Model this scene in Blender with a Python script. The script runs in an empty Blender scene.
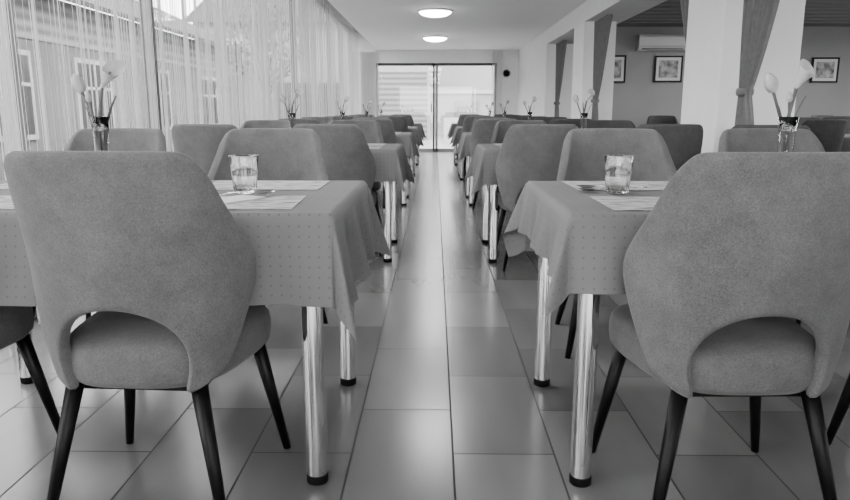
import bpy, math, random
from math import sin, cos, pi, radians, exp, hypot, atan2, sqrt
from mathutils import Vector, Matrix, Euler, noise
random.seed(4)
S = bpy.context.scene
COL = S.collection

# ---------------------------------------------------------------- materials
def nt(mat):
    return mat.node_tree.nodes, mat.node_tree.links
def mat(name, v, rough=.6, metal=0., noise_amt=0., noise_scale=20., bump=0., sheen=0., spec=.5, detail=4, bscale=None):
    m = bpy.data.materials.new(name); m.use_nodes = True
    N, L = nt(m); b = N['Principled BSDF']
    b.inputs['Base Color'].default_value = (v, v, v, 1)
    b.inputs['Roughness'].default_value = rough
    b.inputs['Metallic'].default_value = metal
    b.inputs['Specular IOR Level'].default_value = spec
    if sheen:
        b.inputs['Sheen Weight'].default_value = sheen
        b.inputs['Sheen Roughness'].default_value = .5
    tc = N.new('ShaderNodeTexCoord')
    if noise_amt:
        n = N.new('ShaderNodeTexNoise'); n.inputs['Scale'].default_value = noise_scale; n.inputs['Detail'].default_value = detail
        r = N.new('ShaderNodeMapRange'); r.inputs['From Min'].default_value = .3; r.inputs['From Max'].default_value = .7
        r.inputs['To Min'].default_value = v*(1-noise_amt); r.inputs['To Max'].default_value = v*(1+noise_amt)
        L.new(tc.outputs['Object'], n.inputs['Vector']); L.new(n.outputs['Fac'], r.inputs['Value'])
        L.new(r.outputs['Result'], b.inputs['Base Color'])
    if bump:
        n2 = N.new('ShaderNodeTexNoise'); n2.inputs['Scale'].default_value = bscale or 400
        bp = N.new('ShaderNodeBump'); bp.inputs['Strength'].default_value = bump; bp.inputs['Distance'].default_value = .002
        L.new(tc.outputs['Object'], n2.inputs['Vector']); L.new(n2.outputs['Fac'], bp.inputs['Height'])
        L.new(bp.outputs['Normal'], b.inputs['Normal'])
    return m

def m_suede(name, v, sheen):
    m = mat(name, v, .95, bump=.3, sheen=sheen, spec=.15, bscale=300)
    N, L = nt(m); b = N['Principled BSDF']
    tc = N.new('ShaderNodeTexCoord')
    a = N.new('ShaderNodeTexNoise'); a.inputs['Scale'].default_value = 6; a.inputs['Detail'].default_value = 10; a.inputs['Roughness'].default_value = .78
    c = N.new('ShaderNodeTexNoise'); c.inputs['Scale'].default_value = 260; c.inputs['Detail'].default_value = 2
    ra = N.new('ShaderNodeMapRange'); ra.inputs['From Min'].default_value = .3; ra.inputs['From Max'].default_value = .7
    ra.inputs['To Min'].default_value = v*.72; ra.inputs['To Max'].default_value = v*1.28
    rc = N.new('ShaderNodeMapRange'); rc.inputs['From Min'].default_value = .3; rc.inputs['From Max'].default_value = .7
    rc.inputs['To Min'].default_value = .8; rc.inputs['To Max'].default_value = 1.2
    mu = N.new('ShaderNodeMath'); mu.operation = 'MULTIPLY'
    L.new(tc.outputs['Object'], a.inputs['Vector']); L.new(tc.outputs['Object'], c.inputs['Vector'])
    L.new(a.outputs['Fac'], ra.inputs['Value']); L.new(c.outputs['Fac'], rc.inputs['Value'])
    L.new(ra.outputs[0], mu.inputs[0]); L.new(rc.outputs[0], mu.inputs[1]); L.new(mu.outputs[0], b.inputs['Base Color'])
    return m
M_fab = m_suede('suede_fabric', .085, .10)
M_fabdark = m_suede('dark_and_shaded_suede', .052, .03)  # dark annex chairs, also right-row chairs with their shadow put into the colour
M_black = mat('black_leg_paint', .002, .4, spec=.15)
M_chrome = mat('chrome_tube', .75, .07, metal=1)
M_rubber = mat('black_rubber', .003, .7, spec=.1)
M_wood = mat('laminate_board', .1, .5, noise_amt=.1, noise_scale=8)
M_wall = mat('painted_plaster', .72, .8, noise_amt=.03, noise_scale=3, bump=.1, bscale=80)
M_pillar = mat('pillar_paint', .76, .75, noise_amt=.03, noise_scale=3)
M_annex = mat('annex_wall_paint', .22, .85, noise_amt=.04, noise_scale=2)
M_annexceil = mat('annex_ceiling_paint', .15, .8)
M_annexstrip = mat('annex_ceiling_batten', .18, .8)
M_ceil = mat('ceiling_paint', .84, .75)
M_frame = mat('window_frame_paint', .22, .45)
M_framedark = mat('dark_anodised_frame', .02, .4)
M_ac = mat('air_conditioner_plastic', .45, .4)
M_pic = mat('print_paper', .2, .6, noise_amt=.9, noise_scale=9)
M_petal = mat('petal_pale', .34, .6, noise_amt=.2, noise_scale=30)
M_paper = mat('white_paper', .5, .8)
M_stem = mat('stem_green', .06, .5, noise_amt=.2, noise_scale=40)
M_steel = mat('cutlery_steel', .38, .16, metal=1)
M_drape = mat('drape_fabric', .13, .9, noise_amt=.12, noise_scale=30, bump=.1)
M_ext = mat('exterior_render', .13, .9, noise_amt=.1, noise_scale=1.5)
M_extpale = mat('exterior_pale_render', .34, .9, noise_amt=.05, noise_scale=1.5)
M_extdark = mat('exterior_dark_glass', .012, .3)
M_roof = mat('roof_tiles', .035, .9, noise_amt=.3, noise_scale=6)
M_ground = mat('exterior_paving', .26, .95, noise_amt=.15, noise_scale=1)
M_leaf = mat('foliage', .06, .9, noise_amt=.5, noise_scale=6)
M_bark = mat('bark', .05, .9, noise_amt=.3, noise_scale=12)

def m_cloth():
    m = mat('tablecloth_dotted', .24, .85, spec=.2)
    N, L = nt(m); b = N['Principled BSDF']
    tc = N.new('ShaderNodeUVMap')
    mp = N.new('ShaderNodeVectorMath'); mp.operation = 'MULTIPLY'; mp.inputs[1].default_value = (40, 40, 40)
    fr = N.new('ShaderNodeVectorMath'); fr.operation = 'FRACTION'
    sb = N.new('ShaderNodeVectorMath'); sb.operation = 'SUBTRACT'; sb.inputs[1].default_value = (.5, .5, 0)
    ml = N.new('ShaderNodeVectorMath'); ml.operation = 'MULTIPLY'; ml.inputs[1].default_value = (1, 1, 0)
    ln = N.new('ShaderNodeVectorMath'); ln.operation = 'LENGTH'
    rg = N.new('ShaderNodeMapRange'); rg.inputs['From Min'].default_value = .07; rg.inputs['From Max'].default_value = .14
    rg.inputs['To Min'].default_value = .082; rg.inputs['To Max'].default_value = .118
    nz = N.new('ShaderNodeTexNoise'); nz.inputs['Scale'].default_value = 3
    mu = N.new('ShaderNodeMath'); mu.operation = 'MULTIPLY'
    r2 = N.new('ShaderNodeMapRange'); r2.inputs['To Min'].default_value = .85; r2.inputs['To Max'].default_value = 1.15
    L.new(tc.outputs['UV'], mp.inputs[0]); L.new(mp.outputs[0], fr.inputs[0]); L.new(fr.outputs[0], sb.inputs[0])
    L.new(sb.outputs[0], ml.inputs[0]); L.new(ml.outputs[0], ln.inputs[0]); L.new(ln.outputs['Value'], rg.inputs['Value'])
    L.new(tc.outputs['UV'], nz.inputs['Vector']); L.new(nz.outputs['Fac'], r2.inputs['Value'])
    L.new(rg.outputs[0], mu.inputs[0]); L.new(r2.outputs[0], mu.inputs[1]); L.new(mu.outputs[0], b.inputs['Base Color'])
    return m
M_cloth = m_cloth()

def m_mat():
    m = mat('placemat_paper', .5, .8)
    N, L = nt(m); b = N['Principled BSDF']
    tc = N.new('ShaderNodeTexCoord')
    br = N.new('ShaderNodeTexNoise'); br.inputs['Scale'].default_value = 60; br.inputs['Detail'].default_value = 1
    mp = N.new('ShaderNodeMapping'); mp.inputs['Scale'].default_value = (.25, 1.6, 1)
    r = N.new('ShaderNodeMapRange'); r.inputs['From Min'].default_value = .50; r.inputs['From Max'].default_value = .58
    r.inputs['To Min'].default_value = .34; r.inputs['To Max'].default_value = .10
    L.new(tc.outputs['Object'], mp.inputs['Vector']); L.new(mp.outputs[0], br.inputs['Vector']); L.new(br.outputs['Fac'], r.inputs['Value'])
    L.new(r.outputs[0], b.inputs['Base Color'])
    return m
M_mat = m_mat()

def m_floor():
    m = mat('floor_tiles', .2, .23, spec=.4)
    N, L = nt(m); b = N['Principled BSDF']
    tc = N.new('ShaderNodeTexCoord')
    sp = N.new('ShaderNodeSeparateXYZ'); cb = N.new('ShaderNodeCombineXYZ')
    ad = N.new('ShaderNodeMath'); ad.operation = 'ADD'; ad.inputs[1].default_value = 30.0 - .056
    ay = N.new('ShaderNodeMath'); ay.operation = 'ADD'; ay.inputs[1].default_value = 59.77
    L.new(tc.outputs['Object'], sp.inputs[0]); L.new(sp.outputs['X'], ad.inputs[0]); L.new(sp.outputs['Y'], ay.inputs[0])
    L.new(ay.outputs[0], cb.inputs['X']); L.new(ad.outputs[0], cb.inputs['Y'])
    br = N.new('ShaderNodeTexBrick'); br.inputs['Scale'].default_value = 1
    br.inputs['Brick Width'].default_value = .62; br.inputs['Row Height'].default_value = .30
    br.inputs['Mortar Size'].default_value = .0032; br.inputs['Mortar Smooth'].default_value = .1
    br.inputs['Color1'].default_value = (.088, .088, .088, 1); br.inputs['Color2'].default_value = (.14, .14, .14, 1)
    br.inputs['Mortar'].default_value = (.008, .008, .008, 1); br.inputs['Bias'].default_value = 0
    L.new(cb.outputs[0], br.inputs['Vector'])
    nz = N.new('ShaderNodeTexNoise'); nz.inputs['Scale'].default_value = 1.6; nz.inputs['Detail'].default_value = 2; nz.inputs['Roughness'].default_value = .4
    mp = N.new('ShaderNodeMapping'); mp.inputs['Rotation'].default_value = (0, 0, .6); mp.inputs['Scale'].default_value = (3.2, .7, 1)
    L.new(tc.outputs['Object'], mp.inputs['Vector']); L.new(mp.outputs[0], nz.inputs['Vector'])
    r = N.new('ShaderNodeMapRange'); r.inputs['From Min'].default_value = .25; r.inputs['From Max'].default_value = .75
    r.inputs['To Min'].default_value = .82; r.inputs['To Max'].default_value = 1.18
    L.new(nz.outputs['Fac'], r.inputs['Value'])
    mu = N.new('ShaderNodeVectorMath'); mu.operation = 'SCALE'
    L.new(br.outputs['Color'], mu.inputs[0]); L.new(r.outputs[0], mu.inputs['Scale']); L.new(mu.outputs[0], b.inputs['Base Color'])
    rr = N.new('ShaderNodeMapRange'); rr.inputs['To Min'].default_value = .22; rr.inputs['To Max'].default_value = .7
    L.new(br.outputs['Fac'], rr.inputs['Value']); L.new(rr.outputs[0], b.inputs['Roughness'])
    return m
M_floor = m_floor()

def m_siding():
    m = mat('slatted_siding', .4, .85)
    N, L = nt(m); b = N['Principled BSDF']
    tc = N.new('ShaderNodeTexCoord'); w = N.new('ShaderNodeTexWave'); w.bands_direction = 'Z'; w.inputs['Scale'].default_value = 1.6
    r = N.new('ShaderNodeMapRange'); r.inputs['To Min'].default_value = .12; r.inputs['To Max'].default_value = .26
    L.new(tc.outputs['Object'], w.inputs['Vector']); L.new(w.outputs['Fac'], r.inputs['Value']); L.new(r.outputs[0], b.inputs['Base Color'])
    return m
M_siding = m_siding()

def m_glasspane():
    m = bpy.data.materials.new('window_glass'); m.use_nodes = True
    N, L = nt(m); N.remove(N['Principled BSDF']); o = N['Material Output']
    t = N.new('ShaderNodeBsdfTransparent'); t.inputs[0].default_value = (.95, .95, .95, 1)
    g = N.new('ShaderNodeBsdfGlossy'); g.inputs['Roughness'].default_value = .02
    x = N.new('ShaderNodeMixShader'); x.inputs[0].default_value = .05
    L.new(t.outputs[0], x.inputs[1]); L.new(g.outputs[0], x.inputs[2]); L.new(x.outputs[0], o.inputs[0])
    return m
M_pane = m_glasspane()
M_glass = mat('drinking_glass', 1.0, .0); M_glass.node_tree.nodes['Principled BSDF'].inputs['Transmission Weight'].default_value = 1
M_glass.node_tree.nodes['Principled BSDF'].inputs['IOR'].default_value = 1.4

def m_string():
    m = bpy.data.materials.new('string_curtain_thread'); m.use_nodes = True
    N, L = nt(m); N.remove(N['Principled BSDF']); o = N['Material Output']
    d = N.new('ShaderNodeBsdfDiffuse'); d.inputs[0].default_value = (.65, .65, .65, 1)
    t = N.new('ShaderNodeBsdfTranslucent'); t.inputs[0].default_value = (.7, .7, .7, 1)
    x = N.new('ShaderNodeMixShader'); x.inputs[0].default_value = .5
    L.new(d.outputs[0], x.inputs[1]); L.new(t.outputs[0], x.inputs[2]); L.new(x.outputs[0], o.inputs[0])
    return m
M_string = m_string()
def m_emit(name, v, s):
    m = bpy.data.materials.new(name); m.use_nodes = True
    b = m.node_tree.nodes['Principled BSDF']; b.inputs['Base Color'].default_value = (v, v, v, 1)
    b.inputs['Emission Color'].default_value = (1, 1, 1, 1); b.inputs['Emission Strength'].default_value = s
    return m
M_lamp = m_emit('lamp_diffuser', .8, 20)

# ---------------------------------------------------------------- mesh builder
class MB:
    def __init__(s): s.v=[]; s.f=[]; s.m=[]; s.s=[]; s.mats=[]
    def mi(s, m):
        if m not in s.mats: s.mats.append(m)
        return s.mats.index(m)
    def add(s, vs, fs, m, smooth=True, M=None):
        o=len(s.v); k=s.mi(m)
        for p in vs:
            p=Vector(p); s.v.append(tuple(M@p if M else p))
        for f in fs: s.f.append([i+o for i in f]); s.m.append(k); s.s.append(smooth)
    def box(s, a, b, m, M=None):
        x0,y0,z0=a; x1,y1,z1=b
        vs=[(x0,y0,z0),(x1,y0,z0),(x1,y1,z0),(x0,y1,z0),(x0,y0,z1),(x1,y0,z1),(x1,y1,z1),(x0,y1,z1)]
        s.add(vs,[(3,2,1,0),(4,5,6,7),(0,1,5,4),(1,2,6,5),(2,3,7,6),(3,0,4,7)],m,False,M)
    def grid(s, rows, m, smooth=True, closeu=False, M=None, caps=False):
        nr=len(rows); nc=len(rows[0]); vs=[p for r in rows for p in r]; fs=[]
        for i in range(nr-1):
            for j in range(nc if closeu else nc-1):
                j2=(j+1)%nc; fs.append((i*nc+j,i*nc+j2,(i+1)*nc+j2,(i+1)*nc+j))
        if caps:
            fs.append(tuple(range(nc-1,-1,-1))); fs.append(tuple((nr-1)*nc+j for j in range(nc)))
        s.add(vs,fs,m,smooth,M)
    def lathe(s, prof, m, n=24, M=None, caps=True, smooth=True):
        s.grid([[(r*cos(2*pi*j/n), r*sin(2*pi*j/n), z) for j in range(n)] for r,z in prof], m, smooth, True, M, caps)
    def tube(s, pts, rad, m, n=10):
        pts=[Vector(p) for p in pts]; rows=[]
        for i,p in enumerate(pts):
            d=(pts[min(i+1,len(pts)-1)]-pts[max(i-1,0)]).normalized()
            q=d.to_track_quat('Z','Y'); r=rad[i] if isinstance(rad,(list,tuple)) else rad
            rows.append([tuple(p+q@Vector((r*cos(2*pi*j/n), r*sin(2*pi*j/n),0))) for j in range(n)])
        s.grid(rows,m,True,True,None,True)
    def mesh(s, name, autosmooth=None):
        me=bpy.data.meshes.new(name); me.from_pydata(s.v,[],s.f)
        for m in s.mats: me.materials.append(m)
        for i,p in enumerate(me.polygons): p.material_index=s.m[i]; p.use_smooth=s.s[i]
        me.update(); return me
def put(name, me, loc=(0,0,0), rz=0, sc=None):
    o=bpy.data.objects.new(name, me); o.location=loc; o.rotation_euler=(0,0,rz)
    if sc: o.scale=sc
    COL.objects.link(o); return o
def one(name, mb, loc=(0,0,0), rz=0, bevel=0):
    o=put(name, mb.mesh(name), loc, rz)
    if bevel:
        b=o.modifiers.new('b','BEVEL'); b.width=bevel; b.segments=2; b.limit_method='ANGLE'
    return o
def interp(tab, x):
    if x<=tab[0][0]: return tab[0][1]
    for (a,va),(b,vb) in zip(tab,tab[1:]):
        if x<=b:
            t=(x-a)/(b-a); return va+(vb-va)*t
    return tab[-1][1]

# ---------------------------------------------------------------- dining chair
def chair_mesh():
    W=[(.345,.186),(.39,.212),(.46,.242),(.54,.264),(.61,.278),(.655,.280),(.70,.272),(.78,.250),(.86,.230),(.92,.215)]
    D=[(.345,.07),(.42,.12),(.55,.18),(.64,.215),(.70,.19),(.80,.12),(.92,.06)]
    YB=[(.345,-.238),(.45,-.255),(.65,-.278),(.92,-.315)]
    ph=radians(78); ns=44; ntt=18; TH=.040; AR=.57
    def P(s,z):
        w=interp(W,z); d=interp(D,z); y=interp(YB,z); a=s*ph
        return Vector((w*sin(a)/sin(ph), y+d*(1-cos(a))/(1-cos(ph)), z))
    def zt(s):
        a=abs(s); t=max(0,(a-.66)/.34); return .918-.006*(a*a)-.072*(1-sqrt(max(0,1-t**2.4)))
    def zb(s):
        a=abs(s)
        if a<AR: return .350+.215*(1-(a/AR)**2.0)**(1/1.9)
        return .350+.05*((a-AR)/(1-AR))**2
    outer=[];inner=[]
    ss=[-1+2*i/ns for i in range(ns+1)]
    ss=[ (1 if q>=0 else -1)*(AR*sin(abs(q)/.66*pi/2) if abs(q)<.66 else AR+(1-AR)*(abs(q)-.66)/.34) for q in ss]
    for j in range(ntt+1):
        t=j/ntt; ro=[];ri=[]
        for s_ in ss:
            z=zb(s_)+(zt(s_)-zb(s_))*t
            p=P(s_,z); e=2e-2
            du=P(s_+e,z)-P(s_-e,z); dv=P(s_,z+e)-P(s_,z-e); n=du.cross(dv).normalized()
            if n.dot(Vector((p.x,p.y+.02,0)))<0: n=-n
            edge=min(t,1-t)*2
            th=TH*(.75+.25*min(1,edge*3))
            ro.append(p+n*.0); ri.append(p-n*th)
        outer.append(ro); inner.append(ri)
    mb=MB(); nc=ns+1; nr=ntt+1
    vs=[p for r in outer for p in r]+[p for r in inner for p in r]; off=nr*nc; fs=[]
    for i in range(nr-1):
        for j in range(nc-1):
            a,b,c,d=i*nc+j,i*nc+j+1,(i+1)*nc+j+1,(i+1)*nc+j
            fs.append((a,b,c,d)); fs.append((off+d,off+c,off+b,off+a))
    for j in range(nc-1):
        fs.append((off+j,off+j+1,j+1,j)); k=(nr-1)*nc; fs.append((k+j,k+j+1,off+k+j+1,off+k+j))
    for i in range(nr-1):
        a,b=i*nc,(i+1)*nc; fs.append((a,b,off+b,off+a))
        a,b=i*nc+nc-1,(i+1)*nc+nc-1; fs.append((b,a,off+a,off+b))
    mb.add(vs,fs,M_fab)
    me=mb.mesh('shell_tmp'); ob=put('shell_tmp',me)
    sb=ob.modifiers.new('s','SUBSURF'); sb.levels=1
    dg=bpy.context.evaluated_depsgraph_get(); ev=ob.evaluated_get(dg).to_mesh()
    C=MB(); C.add([v.co.copy() for v in ev.vertices],[tuple(p.vertices) for p in ev.polygons],M_fab)
    bpy.data.objects.remove(ob)
    n=64; rows=[]
    prof=[(.30,.358),(.80,.358),(.93,.362),(.985,.378),(1.0,.402),(1.0,.428),(.985,.448),(.955,.460),(.90,.468),(.7,.474),(.4,.477),(.05,.478)]
    for k,z in prof:
        row=[]
        for j in range(n):
            a=2*pi*j/n; ca,sa=cos(a),sin(a); e=2/3.4
            x=(abs(ca)**e)*(1 if ca>0 else -1); y=(abs(sa)**e)*(1 if sa>0 else -1)
            yy=.018+.234*y*k; hw=.192+.070*(y*.5+.5)
            row.append((hw*x*k, yy, z))
        rows.append(row)
    C.grid(rows,M_fab,True,True,None,True)
    C.box((-.15,-.15,.338),(.15,.19,.362),M_black)
    for sx in (-1,1):
        for (x0,y0,x1,y1) in ((.150,-.165,.222,-.235),(.185,.175,.245,.235)):
            a=Vector((sx*x0,y0,.366)); b=Vector((sx*x1,y1,0))
            C.tube([a,a.lerp(b,.5),b],[.021,.0165,.0115],M_black,14)
    return C.mesh('dining_chair')
CH=chair_mesh()
def chair(x,y,rz,dark=False):
    o=put('dining_chair',CH,(x,y,0),rz)
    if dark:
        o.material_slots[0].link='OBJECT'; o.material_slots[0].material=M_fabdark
    return o

# ---------------------------------------------------------------- table + cloth
HX,HY=.665,.41
def table_mesh():
    t=MB()
    t.box((-HX+.01,-HY+.01,.722),(HX-.01,HY-.01,.745),M_wood)
    t.box((-HX+.09,-HY+.06,.67),(HX-.09,-HY+.08,.722),M_wood); t.box((-HX+.09,HY-.08,.67),(HX-.09,HY-.06,.722),M_wood)
    t.box((-HX+.06,-HY+.08,.67),(-HX+.08,HY-.08,.722),M_wood); t.box((HX-.08,-HY+.08,.67),(HX-.06,HY-.08,.722),M_wood)
    for sx in(-1,1):
        for sy in(-1,1):
            M=Matrix.Translation((sx*(HX-.065),sy*(HY-.06),0))
            t.lathe([(.028,.024),(.028,.71)],M_chrome,32,M,False)
            t.lathe([(.05,.712),(.05,.722)],M_chrome,28,M)
            t.lathe([(.027,0),(.0295,.003),(.0295,.024),(.0285,.026)],M_rubber,28,M)
    return t.mesh('dining_table')
TM=table_mesh()
def cloth_mesh(seed, dxm, dxp, dym, dyp, cf):
    rnd=random.Random(seed); n1=170; n2=130
    U=[-(HX+dxm)+(2*HX+dxm+dxp)*i/n1 for i in range(n1+1)]; V=[-(HY+dym)+(2*HY+dym+dyp)*i/n2 for i in range(n2+1)]
    rows=[]; p1,p2=rnd.random()*6,rnd.random()*6
    for v in V:
        row=[]
        for u in U:
            du=max(abs(u)-HX,0); dv=max(abs(v)-HY,0); su=1 if u>0 else -1; sv=1 if v>0 else -1
            bx=max(-HX,min(HX,u)); by=max(-HY,min(HY,v)); r=hypot(du,dv); z=.7515
            if r==0:
                z+=.0012*noise.noise(Vector((u*7,v*7,seed))); row.append((bx,by,z)); continue
            th=atan2(dv,du); inc = 0<th<pi/2
            c=sin(2*th)**1.6 if inc else 0
            per = bx*1.0+by*1.3
            wav=.10*sin(per*2*pi/.42+p1)+.05*sin(per*2*pi/.17+p2)
            wav*=min(1,r/.1)
            f=.10+wav*.8+cf[(su,sv)]*c
            if inc: f-=.13*sin(2*th)**.5*sin(4*th)**2; 
            f=max(-.03,min(.8,f)); out=r*f+.010*(1-exp(-r/.008)); dz=sqrt(r*r-(r*f)**2)
            row.append((bx+su*cos(th)*out, by+sv*sin(th)*out, z-dz+.004*exp(-r/.01)-.004))
        rows.append(row)
    t=MB(); t.grid(rows,M_cloth); me=t.mesh('tablecloth')
    uv=me.uv_layers.new(name='UVMap'); nc=n1+1
    for l in me.loops:
        i=l.vertex_index; uv.data[l.index].uv=(U[i%nc]+2,V[i//nc]+2)
    return me
CL_L=cloth_mesh(0,.2,.24,.225,.225,{(1,-1):.10,(1,1):.38,(-1,-1):.2,(-1,1):.2})
CL_R=cloth_mesh(2,.165,.28,.19,.26,{(-1,-1):.28,(-1,1):.34,(1,-1):.2,(1,1):.2})
CL_L2=cloth_mesh(5,.22,.22,.2,.25,{(1,-1):.22,(1,1):.3,(-1,-1):.2,(-1,1):.2})
CL_R2=cloth_mesh(7,.22,.22,.22,.22,{(-1,-1):.25,(-1,1):.28,(1,-1):.2,(1,1):.2})

# ---------------------------------------------------------------- tabletop items
def pm_mesh():
    t=MB(); t.box((-.20,-.14,0),(.20,.14,.0012),M_mat); return t.mesh('placemat')
PM=pm_mesh()
def glass_mesh():
    t=MB()
    prof=[(.004,0),(.029,0),(.033,.003),(.0345,.02),(.0385,.06),(.0435,.112),(.0428,.1135),(.042,.112),(.0370,.06),(.0328,.022),(.029,.011),(.003,.009)]
    rows=[]
    for r,z in prof:
        rows.append([((r+(.0009*cos(a*12) if z<.07 and z>.004 else 0))*cos(a),(r+(.0009*cos(a*12) if .004<z<.07 else 0))*sin(a),z) for a in [2*pi*j/72 for j in range(72)]])
    t.grid(rows,M_glass,True,True,None,True); return t.mesh('drinking_glass')
GM=glass_mesh()
def spoon_mesh():
    t=MB(); rows=[]
    for i in range(15):
        a=i/14; y=.055*a
        w=.019*sin(pi*min(1,max(.02,a)))**.6+.002
        rows.append([(w*k, y, .006-.006*(1-k*k)*sin(pi*a)+ .001) for k in (-1,-.6,-.2,.2,.6,1)])
    t.grid(rows,M_steel)
    rows=[]
    for i in range(12):
        a=i/11; y=-.12*a; w=.0025+.006*max(0,a-.35)
        z=.006+.006*sin(pi*a)
        rows.append([(-w,y,z),(0,y,z+.0015),(w,y,z),(0,y,z-.001)])
    t.grid(rows,M_steel,True,True,None,True)
    return t.mesh('teaspoon')
SM=spoon_mesh()
def napkin_mesh():
    t=MB()
    for k in range(3):
        t.box((-.05+.002*k,-.08+.003*k,.0012*k),(.05-.001*k,.08,.0012*k+.001),M_paper)
    return t.mesh('folded_napkin')
NK=napkin_mesh()
def vase_mesh():
    t=MB()
    t.lathe([(.004,0),(.030,0),(.032,.004),(.027,.04),(.021,.12),(.022,.18),(.028,.228),(.0272,.2285),(.0212,.18),(.0202,.12),(.026,.042),(.028,.012),(.003,.010)],M_glass,28)
    def stem(p,q,bend,r=.0045):
        pts=[]
        for i in range(9):
            a=i/8; pts.append(Vector(p).lerp(Vector(q),a)+Vector(bend)*sin(pi*a))
        t.tube(pts,r,M_stem,8)
        return pts[-1],(pts[-1]-pts[-3]).normalized()
    e1,d1=stem((.010,0,.02),(-.050,.01,.30),(.016,0,0))
    e2,d2=stem((-.010,.005,.02),(.016,0,.315),(-.010,0,0),.0055)
    e3,d3=stem((0,-.01,.02),(-.016,-.02,.27),(.006,0,0))
    M=Matrix.Translation(e1)@d1.to_track_quat('Z','Y').to_matrix().to_4x4()
    t.lathe([(.002,-.004),(.010,.002),(.016,.014),(.0175,.026),(.015,.040),(.009,.050),(.003,.057)],M_petal,16,M)
    for k in range(3):
        a=k*2.1; rows=[]
        for i in range(8):
            b=i/7; r=.0185*sin(pi*(.12+.8*b))**.7; zz=-.002+.057*b
            rows.append([((r+.001)*cos(a+w), (r+.001)*sin(a+w), zz) for w in (-.8*sin(pi*(.2+.75*b)),-.3,0,.3,.8*sin(pi*(.2+.75*b)))])
        t.grid(rows,M_petal,M=M)
    M=Matrix.Translation(e2)@Matrix.Rotation(radians(22),4,'Y')@d2.to_track_quat('Z','Y').to_matrix().to_4x4()
    rows=[]
    for i in range(14):
        b=i/13; r=.0055+.020*b**1.8; row=[]
        for j in range(24):
            a=2*pi*j/24; tip=(.5+.5*cos(a))**2
            rr=r*(1+.35*tip*b)
            row.append((rr*cos(a)+.006*b*b, rr*sin(a), .062*b-.008+.038*tip*b*b-.008*(1-tip)*b*b))
        rows.append(row)
    t.grid(rows,M_petal,True,True,M)
    t.tube([M@Vector((0,0,.01)),M@Vector((.004,0,.052))],[.004,.003],M_stem,8)
    M=Matrix.Translation(e3)@d3.to_track_quat('Z','Y').to_matrix().to_4x4()
    t.lathe([(.002,-.002),(.008,.006),(.009,.014),(.006,.026),(.002,.032)],M_petal,12,M)
    for (bx,by,hx_,hz) in ((.004,.006,.048,.29),(-.004,-.004,-.034,.26)):
        rows=[]
        for i in range(14):
            b=i/13; x=bx+hx_*b**2.6; z=.05+(hz-.03)*b-.02*b*b; w=.008*sin(pi*min(1,.12+.88*b))**.8+.0006
            rows.append([(x-w*.3,by-w,z),(x+.003,by,z-.002),(x+w*.3,by+w,z)])
        t.grid(rows,M_stem)
    return t.mesh('flower_vase')
VM=vase_mesh()

# ---------------------------------------------------------------- rows
PITCH=2.83; TY=1.70+HY
LX,RX=-.255-HX, .335+HX
rj=random.Random(11)
for r in range(-1,5):
    y0=r*PITCH
    for side,cx in ((-1,LX),(1,RX)):
        jx=0 if r<=0 else rj.uniform(-.02,.02)
        put('dining_table',TM,(cx+jx,TY+y0,0)); 
        cl=(CL_L if r%2==0 else CL_L2) if side<0 else (CL_R if r==0 else CL_R2)
        put('tablecloth',cl,(cx+jx,TY+y0,0))
        if r>=0:
            put('flower_vase',VM,(-1.0+jx if side<0 else 1.04+jx,TY-.0+y0,.7525),0 if side<0 else .15)
        for k in (-1,1):
            if r>=0:
                put('placemat',PM,(cx+jx+k*.35,TY-.22+y0,.7530),rj.uniform(-.05,.05))
                put('placemat',PM,(cx+jx+k*.35,TY+.23+y0,.7530),rj.uniform(-.05,.05))
        if r<0: continue
        if r==0: continue
        for k,cxx in ((0,side*.66),(1,side*1.38)):
            chair(cxx+rj.uniform(-.03,.03),1.73+y0+rj.uniform(-.03,.03),-side*.0+rj.uniform(-.10,.10), side>0 and k==1)  # outer right chairs: shadow painted in by the darker suede
            chair(cxx+side*.05+rj.uniform(-.03,.03),2.95+y0+rj.uniform(-.04,.02),pi+rj.uniform(-.10,.10), side>0 and k==1)
        if r>0 and r<4:
            put('drinking_glass',GM,(cx-side*.36,TY+.0+y0,.7525))
chair(-.70,1.73,-.05); chair(-1.39,1.76,.03)
chair(.72,1.71,.02); chair(1.44,1.76,-.03)
chair(-.735,2.97,pi+.03); chair(-1.45,2.97,pi-.03)
chair(.80,2.97,pi-.03); chair(1.50,2.97,pi)
for side in (-1,1):
    chair(side*1.35,2.95-PITCH,pi)

put('drinking_glass',GM,(-.572,2.10,.7545)); put('drinking_glass',GM,(.552,2.12,.7545))
put('folded_napkin',NK,(-.56,1.93,.7548),radians(-30))
put('teaspoon',SM,(-.515,1.99,.760),radians(-38),(1.25,1.25,1.25))
put('teaspoon',SM,(.515,2.22,.756),radians(75),(1.25,1.25,1.25)); put('teaspoon',SM,(.50,2.16,.756),radians(100),(1.1,1.1,1.1))

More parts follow.
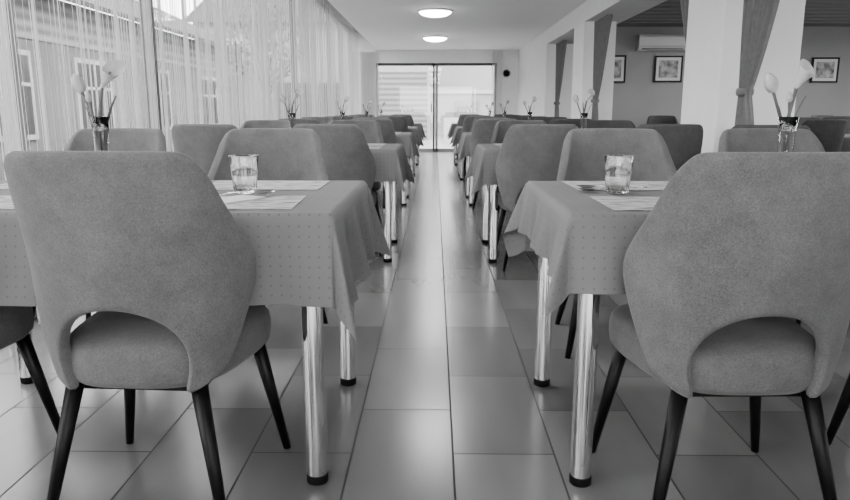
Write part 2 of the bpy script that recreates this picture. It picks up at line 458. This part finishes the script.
# ---------------------------------------------------------------- room shell
Y0,Y1=-3.0,17.2; XL=-1.98; XR=1.98; H=2.40; HR=2.85; XC=-1.40
def B(name,a,b,m,bevel=0):
    t=MB(); t.box(a,b,m); return one(name,t,bevel=bevel)
B('floor',(XL-.15,Y0-.2,-.1),(8.6,Y1+.2,0),M_floor)
t=MB(); t.box((XC,Y0-.2,H),(XR+.5,Y1+.2,HR),M_ceil); t.box((XL-.15,Y0-.2,HR),(XR+.5,Y1+.2,HR+.1),M_ceil)
one('ceiling',t)
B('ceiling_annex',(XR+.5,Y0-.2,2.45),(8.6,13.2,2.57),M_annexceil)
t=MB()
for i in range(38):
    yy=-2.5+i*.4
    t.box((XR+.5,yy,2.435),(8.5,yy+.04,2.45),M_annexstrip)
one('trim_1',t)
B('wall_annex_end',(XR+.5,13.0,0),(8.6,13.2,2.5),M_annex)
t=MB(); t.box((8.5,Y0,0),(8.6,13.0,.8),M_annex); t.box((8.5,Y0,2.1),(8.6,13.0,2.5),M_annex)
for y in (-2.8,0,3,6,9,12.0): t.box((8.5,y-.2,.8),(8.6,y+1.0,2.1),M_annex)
one('wall_annex_side',t)
B('wall_right',(XR,13.2,0),(XR+.12,Y1,H),M_wall)
B('wall_right_return',(XR,12.9,0),(XR+.5,13.2,H),M_wall)
B('beam',(XR,Y0,2.15),(XR+.5,12.9,H+.05),M_wall)
t=MB(); t.box((XL,Y0-.15,2.2),(8.5,Y0,2.9),M_wall); t.box((XL,Y0-.15,0),(8.5,Y0,.3),M_wall)  # unseen wall; its window openings are added to let in fill light
for x in (-1.9,0,2.0,4.2,6.4,8.3): t.box((x-.06,Y0-.15,.3),(x+.06,Y0,2.2),M_wall)
one('wall_rear',t)
WX0,WX1,WZ=-1.42,1.47,2.10
t=MB(); t.box((XL-.1,Y1,0),(WX0,Y1+.2,HR),M_wall); t.box((WX1,Y1,0),(XR+.12,Y1+.2,HR),M_wall); t.box((WX0,Y1,WZ),(WX1,Y1+.2,HR),M_wall)
one('wall_end',t)
t=MB()
for x,w,m in ((WX0+.03,.03,M_frame),(WX1-.03,.03,M_frame),(-.03,.022,M_framedark),(.04,.03,M_frame)):
    t.box((x-w,Y1+.04,0),(x+w,Y1+.12,WZ),m)
t.box((WX0,Y1+.04,WZ-.06),(WX1,Y1+.12,WZ),M_framedark); t.box((WX0,Y1+.04,0),(WX1,Y1+.12,.08),M_frame)
t.box((-.10,Y1+.0,.95),(-.075,Y1+.04,1.15),M_framedark)
t.box((WX0,Y1+.075,.05),(WX1,Y1+.08,WZ),M_pane)
one('door_1',t)
t=MB()
ms=[-2.95,-1.4,.2,1.75,3.35,5.05,6.75,8.45,10.2,11.9,13.6,15.3,17.1]
for y in ms:
    t.box((XL-.06,y-.03,0),(XL+.02,y+.03,HR),M_framedark if abs(y-5.05)<.1 or y==10.2 else M_frame)
t.box((XL-.06,Y0,0),(XL+.02,Y1,.10),M_frame); t.box((XL-.06,Y0,2.75),(XL+.02,Y1,HR),M_frame)
t.box((XL-.025,Y0,.08),(XL-.02,Y1,2.8),M_pane)
one('window_1',t)
B('curtain_rail',(-1.90,Y0+.1,2.80),(-1.80,Y1-.02,2.849),M_frame)
t=MB(); y=Y0+.15; rs=random.Random(3); vs=[];fs=[]
while y<Y1-.05:
    dens=.5+.5*noise.noise(Vector((y*.9,3.1,0)))*1.6
    b=exp(-((y-4.55)/.45)**2)+exp(-((y-10.4)/.5)**2)+exp(-((y-7.7)/.4)**2)
    step=(.009+.012*max(0,min(1,dens)))/(1+1.6*b)
    if 2.6<y<3.9: step*=1.35
    if abs(y-5.12)<.08: step=.03
    y+=step*rs.uniform(.6,1.4)
    x=-1.855+.030*sin(2*pi*y/.23+1.3*sin(y*1.7))+rs.uniform(-.008,.008)
    w=.0017; dy=rs.uniform(-.012,.012); o=len(vs)
    for z,q in ((2.80,0),(1.3,.5),(.03,1)):
        for k in range(3):
            a=2*pi*k/3; vs.append((x+w*cos(a)+rs.uniform(-.003,.003)*q,y+dy*q+w*sin(a),z))
    for l in (0,1):
        for k in range(3):
            k2=(k+1)%3; fs.append((o+l*3+k,o+l*3+k2,o+l*3+3+k2,o+l*3+3+k))
t.add(vs,fs,M_string,False); one('string_curtain',t)
t=MB(); vs=[];fs=[]
for i in range(150):
    x=(-1.78+rs.random()*.43) if i<110 else (1.35+rs.random()*.25)
    w=.002; o=len(vs); yy=Y1-.06+rs.uniform(-.02,.02)
    for z in (2.36,.03):
        for k in range(3):
            a=2*pi*k/3; vs.append((x+w*cos(a),yy+w*sin(a),z))
    for k in range(3): fs.append((o+k,o+(k+1)%3,o+3+(k+1)%3,o+3+k))
t.add(vs,fs,M_string,False); one('string_curtain',t)

for y in (-.35,5.05,9.7):
    B('pillar',(XR,y,0),(XR+.55 if y<9 else XR+.42,y+.72,2.16),M_pillar,bevel=.008)
def drape(x,yA,yB,ytie,ztie=1.12):
    t=MB(); n=90; rows=[]
    for i in range(41):
        z=2.11*(1-i/40)+.03
        if z>ztie:
            q=(z-ztie)/(2.14-ztie); q=q**.8; a=ytie-.10+(yA-ytie+.10)*q; b=ytie+(yB-ytie)*q
        else:
            q=min(1,(ztie-z)/ztie); q=1-(1-q)**2.2; a=ytie-.10-.22*q; b=ytie+.05*q
        amp=.022+.015*abs(b-a)
        rows.append([(x+amp*sin(2*pi*7*j/n+.4*sin(z*3)) , a+(b-a)*j/n, z) for j in range(n+1)])
    t.grid(rows,M_drape)
    t.lathe([(.050,ztie-.025),(.056,ztie-.012),(.056,ztie+.012),(.050,ztie+.025)],M_drape,20,Matrix.Translation((x,ytie-.05,0)),False)
    o=one('tied_curtain',t)
    sd=o.modifiers.new('s','SOLIDIFY'); sd.thickness=.003
    return o
drape(2.09,4.35,4.98,4.92); drape(2.12,8.9,9.64,9.56); drape(2.16,6.6,5.86,5.99); drape(2.16,12.1,12.84,12.76)

def lampm():
    t=MB(); t.lathe([(.245,0),(.25,-.012),(.245,-.022),(.235,-.024)],M_ceil,40)
    t.lathe([(.236,-.018),(.22,-.045),(.17,-.072),(.09,-.088),(.01,-.092)],M_lamp,40); return t.mesh('ceiling_lamp')
LM=lampm()
def lamp(x,y,z,e):
    p=put('ceiling_lamp',LM,(x,y,z))
    l=bpy.data.lights.new('lamp_light','AREA'); l.shape='DISK'; l.size=.45; l.energy=e
    o=bpy.data.objects.new('lamp_light',l); o.location=(0,0,-.11); o.parent=p; COL.objects.link(o)
for y in (-.9,3.0,6.8,10.5,14.2): lamp(0,y,H,22)
for y in (2,7,11): lamp(5,y,2.43,45)  # unseen annex lamps, added to brighten that side

t=MB(); M=Matrix.Translation((1.70,Y1-.001,1.86))@Matrix.Rotation(pi/2,4,'X')
t.lathe([(.09,0),(.09,.03),(.08,.035),(.075,.025)],M_frame,32,M); t.lathe([(.076,.0262),(.01,.0262)],M_paper,32,M)
t.box((1.696,Y1-.032,1.86),(1.704,Y1-.028,1.92),M_black); t.box((1.70,Y1-.032,1.856),(1.74,Y1-.028,1.864),M_black)
one('wall_clock',t)
def picture(x,z,w,h):
    t=MB(); y=12.995
    t.box((x-w/2,y-.03,z-h/2),(x+w/2,y-.012,z+h/2),M_paper)
    for a,b in (((x-w/2-.03,z-h/2-.03),(x+w/2+.03,z-h/2)),((x-w/2-.03,z+h/2),(x+w/2+.03,z+h/2+.03)),((x-w/2-.03,z-h/2),(x-w/2,z+h/2)),((x+w/2,z-h/2),(x+w/2+.03,z+h/2))):
        t.box((a[0],y-.04,a[1]),(b[0],y-.005,b[1]),M_black)
    t.box((x-w/2+.05,y-.033,z-h/2+.05),(x+w/2-.05,y-.03,z+h/2-.05),M_pic); one('framed_picture',t)
picture(3.23,1.72,.30,.42); picture(4.17,1.72,.44,.40); picture(6.95,1.70,.42,.38)
t=MB(); pr=[(0,0),(0,.28),(-.17,.28),(-.20,.24),(-.20,.09),(-.15,.02),(-.05,0)]
vs=[(x,13.0+a,2.02+b) for x in (3.58,4.42) for a,b in pr]; n=len(pr)
t.add(vs,[tuple(range(n)),tuple(range(2*n-1,n-1,-1))]+[(i,i+n,(i+1)%n+n,(i+1)%n) for i in range(n)],M_ac,False)
t.box((3.64,12.81,2.05),(4.36,12.86,2.065),M_framedark); t.box((3.60,12.797,2.10),(4.40,12.80,2.104),M_framedark)
for k in range(6): t.box((3.66,12.84+k*.022,2.3),(4.34,12.85+k*.022,2.303),M_framedark)
one('air_conditioner',t)

for (cx,cy) in ((3.9,4.2),(3.9,7.2),(3.9,10.2),(6.3,5.0),(6.3,8.2),(6.3,11.2)):
    put('dining_table',TM,(cx,cy,0)); put('tablecloth',CL_R2,(cx,cy,0))
    for k in (-.35,.35):
        dk = cx<5
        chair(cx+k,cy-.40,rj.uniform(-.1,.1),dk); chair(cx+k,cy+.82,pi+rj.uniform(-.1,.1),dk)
chair(2.75,6.4,-.9,True); chair(2.0,4.35,-.3,True)

# ---------------------------------------------------------------- exterior
B('ground_exterior',(-60,-30,-.45),(60,80,-.12),M_ground)
t=MB(); fx=-7.0
t.box((fx-6,4,-.2),(fx,26,3.0),M_ext)
t.box((fx-.001,4,2.2),(fx+.03,26,3.0),M_siding)
t.add([(fx+.6,3.6,2.95),(fx+.6,26.4,2.95),(fx-3,26.4,4.6),(fx-3,3.6,4.6),(fx+.6,3.6,2.85),(fx+.6,26.4,2.85)],[(0,1,2,3),(4,5,1,0)],M_roof,False)
for y in (6.2,8.6,11.6,14.6,18,22):
    t.box((fx,y-.75,.5),(fx+.05,y+.75,2.0),M_extpale); t.box((fx+.05,y-.66,.59),(fx+.06,y+.66,1.91),M_extdark)
    t.box((fx+.06,y-.04,.6),(fx+.075,y+.04,1.9),M_extpale); t.box((fx+.06,y-.66,1.4),(fx+.075,y+.66,1.46),M_extpale)
one('neighbouring_building',t)
t=MB()
t.box((-9,27,-.2),(-.2,33,4.2),M_extpale); 
t.box((-3.0,26.95,-.1),(-.3,27.0,2.4),M_siding)
t.box((-6,26.9,.4),(-3.4,27,2),M_extdark)
t.box((-.2,31,-.2),(12,36,3.4),M_extpale); t.box((-.2,30.9,1.7),(12,31,1.85),M_paper)
for x in (1.4,3.2): t.box((x-.5,30.92,.3),(x+.5,31,1.4),M_frame)
t.add([(-9.3,26.6,4.15),(0,26.6,4.15),(0,30,5.6),(-9.3,30,5.6)],[(0,1,2,3)],M_roof,False)
t.box((.3,24,-.2),(9,24.2,.75),M_paper)
one('house_across_yard',t)
def tree(x,y,h,s):
    t=MB(); rt=random.Random(s); t.tube([(0,0,-.2),(.05,0,h*.3),(0,.1,h*.6)],[.10,.07,.04],M_bark,8)
    for k in range(6): 
        a=rt.uniform(0,6.28); t.tube([(0,.05,h*.35+k*.15),(cos(a)*h*.25,sin(a)*h*.25,h*.6+k*.1)],[.03,.012],M_bark,6)
    for k in range(900):
        a=rt.uniform(0,6.28); q=rt.random()**.4; zz=rt.uniform(-1,1); R=h*.3*q*sqrt(1-zz*zz)
        c=Vector((R*cos(a),R*sin(a),h*.70+zz*h*.3*q)); e=Euler((rt.uniform(0,3),rt.uniform(0,3),rt.uniform(0,3))).to_matrix()
        w=.07; t.add([c+e@Vector(p) for p in ((-w,0,0),(0,-w*.5,0),(w,0,0),(0,w*.5,0))],[(0,1,2,3)],M_leaf,False)
    one('garden_tree',t,(x,y,0))
tree(-4.8,20.5,4.0,2)

w=bpy.data.worlds.new('World'); S.world=w; w.use_nodes=True
bg=w.node_tree.nodes['Background']; bg.inputs[0].default_value=(.92,.92,.92,1); bg.inputs[1].default_value=12.5

cd=bpy.data.cameras.new('Camera'); cam=bpy.data.objects.new('Camera',cd); COL.objects.link(cam)
cd.sensor_width=36; cd.lens=700/850*36; cd.clip_start=.02
cam.location=(0,0,1.0); cam.rotation_euler=(radians(90-11.3),0,radians(.8)); S.camera=cam
